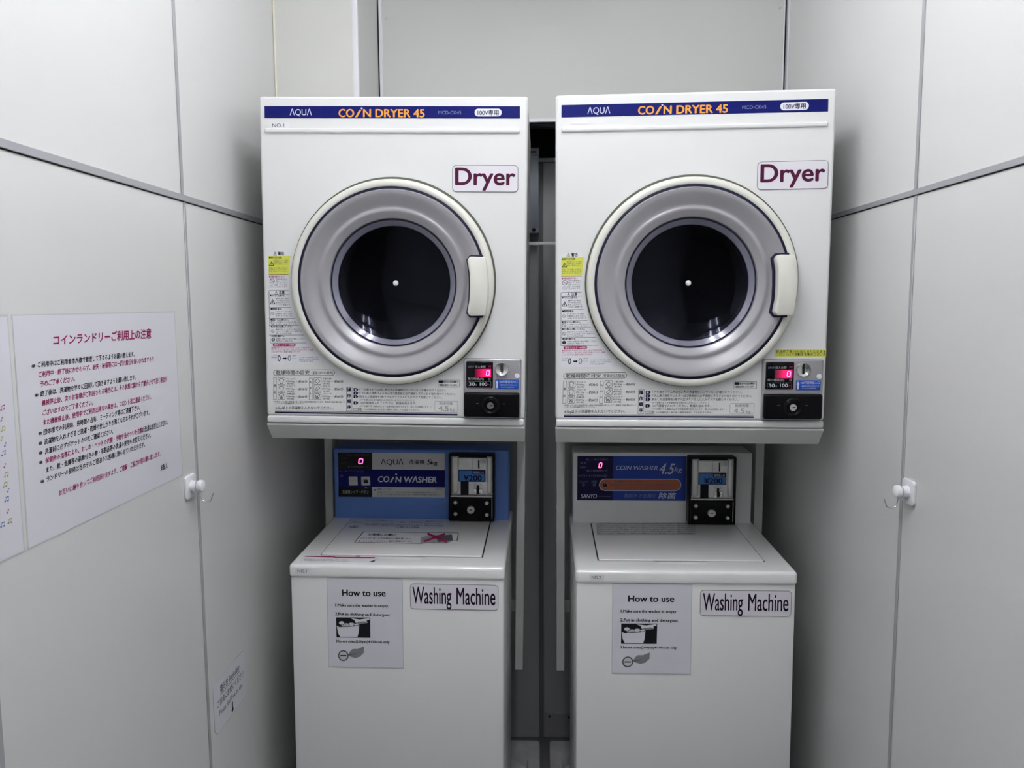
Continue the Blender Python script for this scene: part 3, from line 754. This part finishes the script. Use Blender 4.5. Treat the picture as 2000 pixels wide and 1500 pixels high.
        P.text('CO', 532, 380, 648, 381, 62, PALE, .03, o, .12); P.text('/', 660, 384, 705, 384, 58, PALE, .02, o); P.text('N WΛSHER', 718, 384, 1152, 388, 62, PALE, .03, o, .12); P.disc(727, 301, 9, PALE, o)
        P.rect(226, 322, 318, 414, LGREY, o, r=8, thick=.002); P.rect(358, 323, 450, 415, LGREY, o, r=8, thick=.002)
        P.text('スタート', 236, 372, 310, 372, 22, NOTEG, .01, o + .0025); P.poly([(382, 345), (402, 362), (402, 345), (428, 360), (428, 392), (384, 392)], INK, o + .0025)
        P.text('洗濯槽シャワーボタン', 150, 503, 430, 505, 40, LINK, .005, o); P.poly([(385, 448), (402, 430), (420, 448)], LINK, o)
        P.text('投入・残り金額 円', 215, 108, 440, 110, 18, PINKP, 0, o); P.text('残り時間(約) 分', 218, 228, 432, 230, 18, BLINK, 0, o); P.text('運転 洗濯', 150, 142, 210, 142, 18, BLINK, 0, o); P.text('ふたロック', 145, 190, 212, 190, 18, BLINK, 0, o)
        P.text('洗い ● すすぎ ● 脱水', 125, 275, 392, 280, 18, BLINK, 0, o); P.text('標準', 135, 324, 165, 324, 16, PALED, 0, o)
        P.poly([(484, 452), (492, 460), (508, 456), (508, 472), (486, 472)], INK, o); P.text('洗濯槽シャワーボタン', 516, 466, 680, 468, 20, GINK, .01, o); P.text('MCW-C50A', 1140, 466, 1210, 467, 14, GINK, 0, o)
        P.text('洗濯槽を洗い流すシャワー付き。ボタンを押すと約20秒間洗濯槽内を水洗いします。', 520, 496, 1150, 502, 17, GINK, .004, o); P.text('前に使った人の洗剤や汚れが気になるときに、洗濯物を入れる前にご使用ください。', 520, 520, 1185, 526, 17, GINK, .004, o)
        led = (335, 138, 50, 50, 9)
    else:
        P = Print(b, homography([(75, 60), (1930, 60), (1942, 790), (90, 775)], [(-.2550, .2115), (.2550, .2115), (.2550, .0030), (-.2550, .0070)]), front(0, .388))
        P.poly([(122, 97), (1250, 97), (1257, 552), (128, 550)], ROYAL, .0003, .0006); o = .0011
        P.poly([(122, 97), (493, 97), (498, 551), (128, 550)], NAVYD, o); o += .0003
        P.text('CO/N WΛSHER', 520, 234, 955, 236, 42, PALE, .012, o, .25); P.text('4.5', 965, 275, 1110, 278, 112, PALE, .012, o, .28); P.text('kg', 1130, 252, 1205, 254, 48, PALE, 0, o, .25)
        P.rect(353, 327, 1206, 452, PALE, o, r=62); P.rect(360, 334, 1199, 445, PILL, o + .0003, r=55)
        P.ring(418, 390, 46, 5, GINK, o + .0006); P.poly([(394, 370), (412, 385), (414, 370), (436, 386), (434, 410), (396, 410)], INK, o + .0006)
        P.text('洗濯槽シャワーボタン', 510, 368, 820, 368, 26, GINK, .012, o + .0006); P.text('●洗濯槽を洗い流すシャワー付き。ボタンを押すと約20秒間洗濯槽内を水洗いします', 478, 402, 1172, 402, 24, GINK, .004, o + .0006); P.text('前に使った人の洗剤が気になるときに洗濯物を入れる前にご使用ください', 520, 434, 1088, 434, 22, GINK, .004, o + .0006)
        P.text('SANYO', 166, 527, 330, 527, 42, PALE, .015, o, .15); P.text('MCW-JC45A', 352, 514, 484, 514, 12, PALED, 0, o)
        P.text('電解水で衣類を', 612, 522, 945, 524, 44, PALED, .0, o, .25); P.text('除菌', 975, 530, 1145, 532, 62, PALE, .012, o, .2)
        P.text('投入・残り金額 円', 215, 142, 438, 142, 22, PALED, 0, o); P.text('残り時間(約) 分', 220, 256, 440, 256, 22, PALED, 0, o); P.text('使 用', 152, 178, 212, 178, 20, PALED, 0, o); P.text('除菌中', 150, 222, 212, 222, 20, PALED, 0, o)
        P.text('洗い', 136, 304, 172, 304, 18, PALED, 0, o); P.text('すすぎ', 212, 304, 284, 304, 18, PALED, 0, o); P.text('脱水', 325, 304, 392, 304, 18, PALED, 0, o)
        for x, y in ((190, 298), (302, 298), (414, 298), (190, 390), (302, 390)): P.ring(x, y, 14, 4, PALED, o)
        P.text('ふたロック', 140, 366, 238, 366, 20, PALED, 0, o); P.text('除菌', 275, 366, 328, 366, 20, PALED, 0, o)
        led = (345, 165, 32, 50, 9)
    pl = b.build('control_plate', cp)
    b = MB(); P.mb = b
    x, y, wd, hh, t = led
    seg0_(P, x, y, wd * .8, hh, t, LED, .0018, 8)
    b.build('digit', pl)
    # coin box
    uc = .151 if blue else .135
    coin_box(r, uc)
    return r

def seg0_(P, x, y, w, h, t, m, off, sl=0.0):
    X = lambda u, v: (x + u * w + sl * (1 - v), y + v * h)
    for (ax, ay, bx, by) in ((.1, 0, .9, 0), (0, .06, 0, .47), (1, .06, 1, .47), (0, .53, 0, .94), (1, .53, 1, .94), (.1, 1, .9, 1)):
        (p, q), (s, u) = X(ax, ay), X(bx, by); P.line(p, q, s, u, t, m, off)

def coin_box(r, uc):
    M = scale_map(60, 90, 945, 1372, uc - .066, .2055, uc + .066, .0120)
    U = lambda x: M(x, 0)[0]; V = lambda y: M(0, y)[1]
    def bx(b, x0, y0, x1, y1, p0, p1, m, bev=0.0, seg=2): return b.box(U(x0), U(x1), .388 - p1, .388 - p0, V(y1), V(y0), m, bev, seg)
    b = MB(); bx(b, 60, 90, 945, 1372, -.002, .026, BLACKP, .004, 3)
    bx(b, 60, 90, 108, 1372, .02, .042, BLACKP, .004, 2); bx(b, 905, 90, 945, 1372, .02, .042, BLACKP, .004, 2); bx(b, 60, 90, 945, 122, .02, .042, BLACKP, .004, 2)
    cb = b.build('coin_box', r)
    b = MB(); bx(b, 108, 122, 905, 872, .02, .030, STEELW, .001, 1)
    bx(b, 122, 128, 240, 845, .028, .036, STEELW, .006, 3); bx(b, 800, 128, 898, 845, .028, .036, STEELW, .006, 3)
    bx(b, 250, 165, 505, 620, .029, .0315, STEELW, .001, 1); bx(b, 515, 165, 790, 620, .029, .0325, STEELW, .001, 1)
    bx(b, 250, 128, 790, 158, .029, .0308, BLACKP); bx(b, 624, 200, 652, 362, .031, .0332, INK)
    P = Print(b, M, front(0, .388 - .0325)); P.text('100', 668, 260, 770, 260, 80, LINK, .01)
    bx(b, 288, 620, 440, 872, .029, .0318, INK)
    bx(b, 530, 745, 602, 872, .029, .0385, CHROME, .004, 2); bx(b, 640, 745, 712, 872, .029, .0385, CHROME, .004, 2); bx(b, 602, 690, 640, 850, .029, .0335, INK)
    P.text('返 却', 540, 690, 600, 690, 34, LINK); P.text('口', 660, 690, 700, 690, 34, LINK)
    b.build('coin_plate', cb)
    b = MB(); bx(b, 250, 388, 765, 618, .030, .0345, NAVYD, .001, 1); bx(b, 262, 398, 752, 605, .032, .0350, BLUEPR, .0006, 1)
    P = Print(b, M, front(0, .388 - .0350)); P.rect(518, 400, 752, 462, NAVYD, .0003); P.text('硬貨投入口', 540, 455, 735, 455, 46, PALE, .01, .0006); P.text('¥200', 352, 590, 692, 592, 105, NAVYD, .02, .0006)
    b.build('price_label', cb)
    b = MB(); bx(b, 66, 910, 940, 1368, .02, .040, BLACKP, .004, 3); bx(b, 80, 880, 905, 903, .02, .041, STEELW, .001, 1)
    bx(b, 92, 930, 102, 1310, .039, .0405, STEEL); bx(b, 888, 930, 898, 1310, .039, .0405, STEEL)
    k = b.build('cash_door', cb)
    for x, y in ((195, 1008), (795, 1012), (195, 1228), (795, 1238)):
        q = MB().lathe([(.0062, .039), (.0060, .0430), (.0045, .0450), (.002, .0455)], U(x), V(y), STEEL, 24, cap=True)
        q.v = [(X, Y + .388, Z) for X, Y, Z in q.v]; q.build('screw', k)
    q = MB().lathe([(.0115, .039), (.0113, .0455), (.0100, .0470), (.0065, .0468), (.0060, .0455), (.003, .0455)], U(490), V(1142), STEEL, 36, cap=True)
    q.box(U(490) - .0035, U(490) + .0035, -.0462, -.0450, V(1142) - .001, V(1142) + .0012, INK)
    q.v = [(X, Y + .388, Z) for X, Y, Z in q.v]; q.build('lock', k)

w1 = washer(W1, 'white coin washer on the left with blue control panel', True)
w2 = washer(W2, 'white coin washer on the right with NO.2 tape and white control panel', False)
for wm, t, x0 in ((w1, 'NO.1', -.2470), (w2, 'NO.2', -.2300)):
    b = MB(); P = Print(b, lambda x, y: (x, -y), front(0, -.004))
    P.rect(x0, .009, x0 + .036, .0235, WHITE if t == 'NO.2' else LABELW, .0002, r=.002, thick=.0002); P.text(t, x0 + .006, .020, x0 + .028, .020, .0075, GINK, .004, .0007)
    b.build('number_label', wm)
# stickers on the left lid
lid_w1 = [c for c in [k for k in w1.children if k.name.startswith('top_cover')][0].children if c.name.split('.')[0] == 'lid'][0]
M1 = homography([(310, 335), (1728, 352), (1800, 75), (540, 48)], [(-.2025, .066), (.2025, .066), (.2035, .372), (-.2045, .372)])
b = MB(); P = Print(b, M1, lambda u, v, off: (u, v, .0044 + off + v * SL))
P.poly([(600, 250), (1190, 262), (1445, 262), (1520, 238), (1528, 176), (672, 162)], LABELW, .0001, .0003)
P.loop([(600, 250), (1190, 262), (1520, 238), (1528, 176), (672, 162)], [(610, 247), (1190, 258), (1512, 236), (1520, 180), (680, 165)], GINK, .0006)
P.text('お客様にお願い', 725, 194, 970, 198, 18, INK, .03); P.text('ふたの上にはいかなる場合でも物を置いたり、', 650, 222, 1120, 228, 13, INK, .012); P.text('乗ったりしないでください。故障の原因になります。', 638, 245, 1125, 250, 13, INK, .012)
P.poly([(1195, 258), (1200, 212), (1300, 190), (1470, 188), (1480, 238), (1430, 260)], LINK, .0006); P.poly([(1330, 205), (1470, 190), (1478, 236), (1350, 250)], GINK, .0008)
P.line(1255, 182, 1430, 250, 17, REDX, .0012); P.line(1225, 246, 1410, 186, 17, REDX, .0012)
b.build('caution_sticker', lid_w1)
cov_w1 = lid_w1.parent
b = MB(); P = Print(b, homography([(20, 405), (1925, 432), (1975, 25), (405, 14)], [(-.2625, 0), (.2625, 0), (.2625, .388), (-.2625, .388)]), topside(SL))
P.poly([(115, 386), (165, 345), (420, 350), (770, 352), (778, 362), (760, 396), (560, 393)], LABELW, .0001, .0012)
P.poly([(150, 350), (170, 343), (420, 347), (415, 356)], MAG, .0016); P.poly([(415, 350), (770, 352), (765, 363), (410, 359)], REDX, .0016)
P.text('使用後はふたをあけておいてください', 150, 388, 540, 391, 22, LINK, .0, .0016); P.poly([(710, 396), (760, 396), (775, 372), (740, 384)], GINK, .0017)
P.poly([(590, 348), (625, 338), (640, 349)], GINK, .0016)
b.build('peeling_sticker', cov_w1)

# posters and plates on the washer fronts
def howto(p, u0, u1, z0, z1, label):
    b = MB(); M = homography([(312, 40), (895, 50), (893, 724), (313, 710)], [(u0, z1), (u1, z1), (u1, z0), (u0, z0)])
    P = Print(b, M, front(0, .0004))
    P.poly([(308, 34), (900, 44), (898, 732), (308, 718)], LGREY, .0001, .0002)
    P.poly([(312, 40), (895, 50), (893, 724), (313, 710)], PAPER, .0002, .0004); o = .0009
    P.text('How to use', 428, 172, 765, 176, 50, INK, .03, o)
    P.text('1.Make sure the washer is empty.', 373, 252, 788, 259, 21, INK, .034, o); P.text('2.Put in clothing and detergent.', 370, 320, 802, 329, 23, INK, .034, o)
    P.text('3.Insert coins(200yen)※100coin only', 372, 526, 790, 534, 20, INK, .03, o)
    P.poly([(376, 336), (643, 339), (641, 493), (376, 489)], INK, o); o += .0003
    P.poly([(380, 398), (405, 410), (520, 404), (556, 392), (550, 455), (540, 486), (405, 484), (388, 455)], PAPER, o)
    for x, y, a, c in ((418, 378, 22, 15), (455, 392, 26, 13), (495, 388, 26, 14), (440, 398, 24, 9), (530, 390, 22, 9)):
        P.disc(x, y, a, PAPER, o + .0002, ry=c); P.ring(x, y, a, 2.5, GINK, o + .0004, ry=c)
    P.line(384, 408, 552, 398, 2.5, GINK, o + .0004)
    P.poly([(488, 342), (560, 352), (636, 342), (638, 352), (612, 362), (622, 378), (560, 388), (528, 376), (520, 356)], PAPER, o + .0002); P.poly([(530, 372), (600, 366), (622, 378), (560, 388)], HAND, o + .0004)
    P.poly([(465, 622), (480, 596), (500, 578), (540, 578), (590, 558), (588, 606), (556, 636), (520, 644), (486, 634)], HAND, o)
    P.disc(427, 628, 41, GINK, o); P.disc(427, 628, 32, LGREY, o + .0002); P.rect(403, 623, 451, 632, INK, o + .0004); P.line(462, 624, 525, 612, 5, GINK, o + .0003)
    return stick(b, 'instruction_poster', p, ((u0 + u1) / 2, .001, (z0 + z1) / 2), label, 'poster')
howto(W1, -.1703, .0131, -.2590, -.0352, 'How to use paper taped to the front of the left washer')
howto(W2, -.1730, .0148, -.2570, -.0352, 'How to use paper taped to the front of the right washer')
def wm_sign(p, u0, u1, z0, z1, label):
    b = MB(); P = Print(b, lambda x, y: (x, y), front(0, .001)); w, h = u1 - u0, z1 - z0
    P.rect(u0, z0, u1, z1, EDGE, .0002, r=.009, thick=.001); P.rect(u0 + .001, z0 + .001, u1 - .001, z1 - .001, SIGNW, .0012, r=.008, thick=.0003)
    Q = Print(b, lambda x, y: (u0 + x * w, z1 - y * h), front(0, .001))
    Q.text('Washing', .030, .775, .468, .775, .69, INKP, .012, .0018); Q.text('Machine', .528, .775, .965, .775, .69, INKP, .012, .0018)
    return stick(b, 'washing_machine_sign', p, ((u0 + u1) / 2, .001, (z0 + z1) / 2), label, 'sign')
INKP = mat('ink_violet_black', (0.016, 0.004, 0.024), 0.6, spec=0.12)
wm_sign(W1, .0326, .2478, -.1085, -.0452, 'laminated Washing Machine sign on the left washer')
wm_sign(W2, .0357, .2513, -.1110, -.0475, 'laminated Washing Machine sign on the right washer')

# ------------------------------------------------------------------ drip pans
def pan(x0, x1, y0, y1, label):
    cx, cy = (x0 + x1) / 2, (y0 + y1) / 2
    r = empty('drip_pan', (cx, cy, 0, 0, 0, 0), label, 'drip pan', 'washer drip pans')
    a, c = (x1 - x0) / 2, (y1 - y0) / 2
    def octo(p, q, k):
        return [(p - k, -q), (p, -q + k), (p, q - k), (p - k, q), (-p + k, q), (-p, q - k), (-p, -q + k), (-p + k, -q)]
    b = MB(); L = []
    for ins, k, z in ((0, .008, 0), (0, .008, .054), (.003, .008, .0592), (.008, .008, .060), (.034, .060, .060), (.040, .064, .0575), (.044, .066, .050), (.046, .068, .029)):
        L.append([(x, y, z) for x, y in octo(a - ins, c - ins, k)])
    b.add([v for l in L for v in l], [(j * 8 + i, j * 8 + (i + 1) % 8, j * 8 + 8 + (i + 1) % 8, j * 8 + 8 + i) for j in range(len(L) - 1) for i in range(8)], PANW)
    b.build('rim', r)
    MB().box(-a + .01, a - .01, -c + .01, c - .01, .0, .030, PANW).build('tray_floor', r)
pan(-.690, .0103, 1.735, 2.522, 'white drip pan under the left washer')
pan(.0403, .705, 1.735, 2.522, 'white drip pan under the right washer')

# ------------------------------------------------------------------ things in the gap
r = empty('conduit_cover', (-.045, 2.59, 1.789, 0, 0, 0), 'grey blue conduit cover on the wall behind the gap between the dryers', 'conduit cover')
MB().box(-.055, .0545, -.05, .05, .004, .238, CONDUIT, .003, 2).build('housing', r)
MB().box(-.057, .0560, -.053, .05, .236, .262, CONDUIT, .004, 2).box(.026, .046, -.0545, -.052, .246, .250, INK).build('cap', r)
b = MB().box(-.056, .0550, -.052, .05, -.008, .006, CONDUIT, .002, 2); b.lathe([(.006, .052), (.005, .056)], .038, .002, INK, 16, cap=True); b.build('foot', r)
b = MB().box(-.0262, .0625, 2.198, 2.2005, 1.7170, 1.7258, WTRIM, .0006, 1); b.box(-.0262, -.0245, 2.198, 2.225, 1.717, 1.7258, WTRIM).box(.0610, .0625, 2.198, 2.225, 1.717, 1.7258, WTRIM)
tag(b.build('tie_strap', None, (.018, 2.2, 1.721)), 'thin white strap tying the two dryers together', 'strap')
r = empty('access_plate', (.090, 2.640, .050, 0, 0, 0), 'small grey access plate low on the wall between the pans', 'plate')
MB().box(-.066, .066, -.003, 0, -.045, .043, mat('access_plate_grey', (0.36, 0.36, 0.40), .45), .0008, 1).build('plate', r)
MB().lathe([(.0042, .003), (.004, .0045), (.002, .005)], -.0455, .0315, INK, 16, cap=True).build('screw', r)
MB().lathe([(.0042, .003), (.004, .0045), (.002, .005)], .025, .028, INK, 16, cap=True).build('screw', r)

# ------------------------------------------------------------------ notices on the left wall
def lwall(u, v, off): return (XL + off, u, v)
NM = homography([(58, 112), (940, 78), (990, 965), (162, 1362)], [(1.0145, 1.5390), (1.4780, 1.5390), (1.4780, 1.2195), (1.0145, 1.2195)])
b = MB(); P = Print(b, NM, lwall)
P.poly([(54, 105), (945, 70), (995, 970), (158, 1370)], LGREY, .0001, .0003)
P.poly([(58, 112), (940, 78), (990, 965), (162, 1362)], PAPER, .0002, .0006); o = .0011
P.text('コインランドリーご利用上の注意', 280, 268, 812, 222, 54, MAG, .03, o)
for t, x0, y0, x1, y1, m, st in [
    ('ご利用中はご利用者本人様で管理して下さるようお願い致します。', 196, 390, 722, 325, INK, (163, 394)),
    ('ご利用中・終了後にかかわらず、紛失・破損等には一切の責任を負いかねますので', 202, 443, 828, 349, MAG, None),
    ('予めご了承ください。', 212, 494, 398, 463, MAG, None),
    ('終了後は、洗濯物を早々に回収して頂きますようお願い致します。', 213, 547, 730, 451, INK, (181, 552)),
    ('機械停止後、次のお客様がご利用される場合には、その状態に関わらず撤去させて頂く場合が', 220, 597, 902, 458, MAG, None),
    ('ございますのでご了承ください。', 226, 650, 497, 590, MAG, None),
    ('また機械停止後、使用中でご利用出来ない場合は、フロント迄ご連絡ください。', 230, 702, 815, 555, MAG, None),
    ('団体様での利用時、長時間の占有、ミーティング等はご遠慮下さい。', 232, 754, 755, 614, INK, (203, 758)),
    ('洗濯物を入れすぎると洗濯・乾燥の仕上がりが悪くなるおそれがございます。', 236, 806, 806, 641, INK, (205, 811)),
    ('洗濯前に必ずポケットの中をご確認ください。', 240, 858, 608, 745, INK, (207, 863)),
    ('保健所の指導により、おしめ・ペットの衣類・汚物や油のついた衣類', 243, 908, 768, 738, MAG, (209, 914)),
    ('の洗濯はお控えください。', 768, 738, 907, 692, INK, None),
    ('また、靴・金属等の装飾付きの物・革製品等の洗濯の使用もお控えください。', 247, 957, 815, 763, INK, None),
    ('ランドリーの使用は当ホテルご宿泊のお客様に限らせていただきます。', 250, 1007, 783, 815, INK, (218, 1016)),
    ('お互いに譲り合ってご利用頂けますよう、ご理解・ご協力の程お願い致します。', 318, 1082, 868, 864, MAG, None),
    ('支配人', 870, 944, 908, 927, INK, None)]:
    P.text(t, x0, y0, x1, y1, 31, m, .022, o)
    if st: P.text('※', st[0], st[1], st[0] + 21, st[1] - 4, 24, INK, .01, o)
tag(b.build('laundry_notice', None, (XL, 1.246, 1.379)), 'white sheet of purple and black laundry rules on the left wall beside the hook', 'notice')
b = MB(); P = Print(b, lambda x, y: (x, y), lwall)
P.rect(.54, 1.2175, 1.0060, 1.5415, LGREY, .0001, thick=.0003); P.rect(.543, 1.2200, 1.0035, 1.5380, PAPER, .0002, thick=.0006)
P = Print(b, NM, lwall)
for t, x, y, m in (('♫', 10, 622, NOTEM), ('♪', 6, 682, NOTEM), ('♫', 14, 735, NOTEG), ('♪', 8, 785, NOTEG), ('♪', 27, 818, NOTEB), ('♫', 18, 866, NOTEB), ('♪', 26, 930, NOTEM), ('♫', 34, 980, NOTEG),
                   ('♫', 28, 1035, NOTEG), ('♪', 45, 1062, NOTEB), ('♫', 38, 1112, NOTEB), ('♪', 45, 1174, NOTEM), ('♫', 57, 1228, NOTEG), ('♫', 18, 1248, NOTEB)):
    two = t == '♫'; sk = -.38                         # notes follow the slope of the sheet
    for hx in ((x - 8, x + 7) if two else (x - 3,)):
        hy = y - 4 + (hx - x) * sk
        P.disc(hx, hy, 4.6, m, .0011, ry=4.2, n=14); P.line(hx + 3.8, hy, hx + 3.8, hy - 22, 1.8, m, .0011)
    if two: P.line(x - 5, y - 24 + 4 * -sk, x + 11.5, y - 25 + 11 * sk, 5, m, .0011)
    else: P.poly([(x + .5, y - 26), (x + 7, y - 21), (x + 6, y - 13), (x + 5, y - 18), (x + .5, y - 20)], m, .0011)
tag(b.build('music_note_notice', None, (XL, .773, 1.379)), 'white sheet bordered by coloured music notes at the left edge', 'notice')
b = MB(); SM = homography([(105, 640), (560, 130), (582, 740), (130, 1362)], [(1.5705, .7350), (1.7500, .7350), (1.7545, .6170), (1.5720, .6170)])
P = Print(b, lambda x, y: (x, y), lwall); P.rect(1.5700, .6170, 1.7530, .7360, SEAM, .0001, r=.020, thick=.0005); P.rect(1.5712, .6182, 1.7518, .7348, PAPER, .0004, r=.019, thick=.0006)
P = Print(b, scale_map(0, 0, 1, 1, 1.5700, .7360, 1.7530, .6170), lwall)
P.text('踏み台 Stepladder', .20, .30, .80, .30, .15, GINK, .015, .0013); P.rect(.20, .325, .80, .338, GINK, .0012)
P.text('ご自由にお使いください', .10, .52, .92, .52, .14, GINK, .012, .0013); P.text('Please feel free to use', .14, .70, .87, .70, .115, GINK, .012, .0013)
P.rect(.515, .745, .550, .90, INK, .0013); P.poly([(.485, .885), (.580, .885), (.532, .95)], INK, .0013)
tag(b.build('stepladder_sign', None, (XL, 1.66, .676)), 'rounded white stepladder sign low on the left wall', 'sign')

# ------------------------------------------------------------------ adhesive hooks
def hook(X, y, z, sgn, label):
    r = empty('wall_hook', (X, y, z, 0, 0, 0), label, 'hook', 'adhesive hooks')
    bm = bmesh.new(); hw = .0235
    pts = []
    for cx, cz, a0 in ((1, -1, -90), (1, 1, 0), (-1, 1, 90), (-1, -1, 180)):
        for k in range(6):
            a = math.radians(a0 + 18 * k); pts.append((cx * (hw - .007) + .007 * math.cos(a), cz * (hw - .007) + .007 * math.sin(a)))
    m = MB(); a, c = sorted((0, sgn * .0055)); bm.free()
    m.prism(pts, 'x', a, c, WTRIM, .0016).build('plate', r)
    def turned(prof, mm, nm, par):
        q = MB().lathe(prof, 0, 0, mm, 32, cap=True)
        if sgn > 0: q.v = [(-Y, X0, Z) for X0, Y, Z in q.v]
        else: q.v = [(Y, -X0, Z) for X0, Y, Z in q.v]
        return q.build(nm, par)
    k = turned([(.0120, .004), (.0110, .012), (.0105, .018), (.0125, .0200), (.0130, .0240), (.0120, .0285), (.008, .0310), (.003, .0318)], WTRIM, 'knob', r)
    turned([(.0112, .0160), (.0118, .0166), (.0118, .0184), (.0112, .0188)], CHROME, 'collar', r)
    t = MB(); pt = []
    for i in range(17):
        a = math.pi * (1.02 * i / 16) ; pt.append((sgn * (.0235 + .011 * (1 - math.cos(a))), 0.0, -.022 - .010 * math.sin(a)))
    t.tube([(sgn * .0175, 0, -.010), (sgn * .0225, 0, -.015)] + pt + [(sgn * .049, 0, -.014)], .0013, CHROME, 10)
    t.build('hook_wire', r)
hook(XL, 1.507, 1.190, 1, 'white square adhesive hook on the left wall')
hook(XR, 1.473, 1.190, -1, 'white square adhesive hook on the right wall')
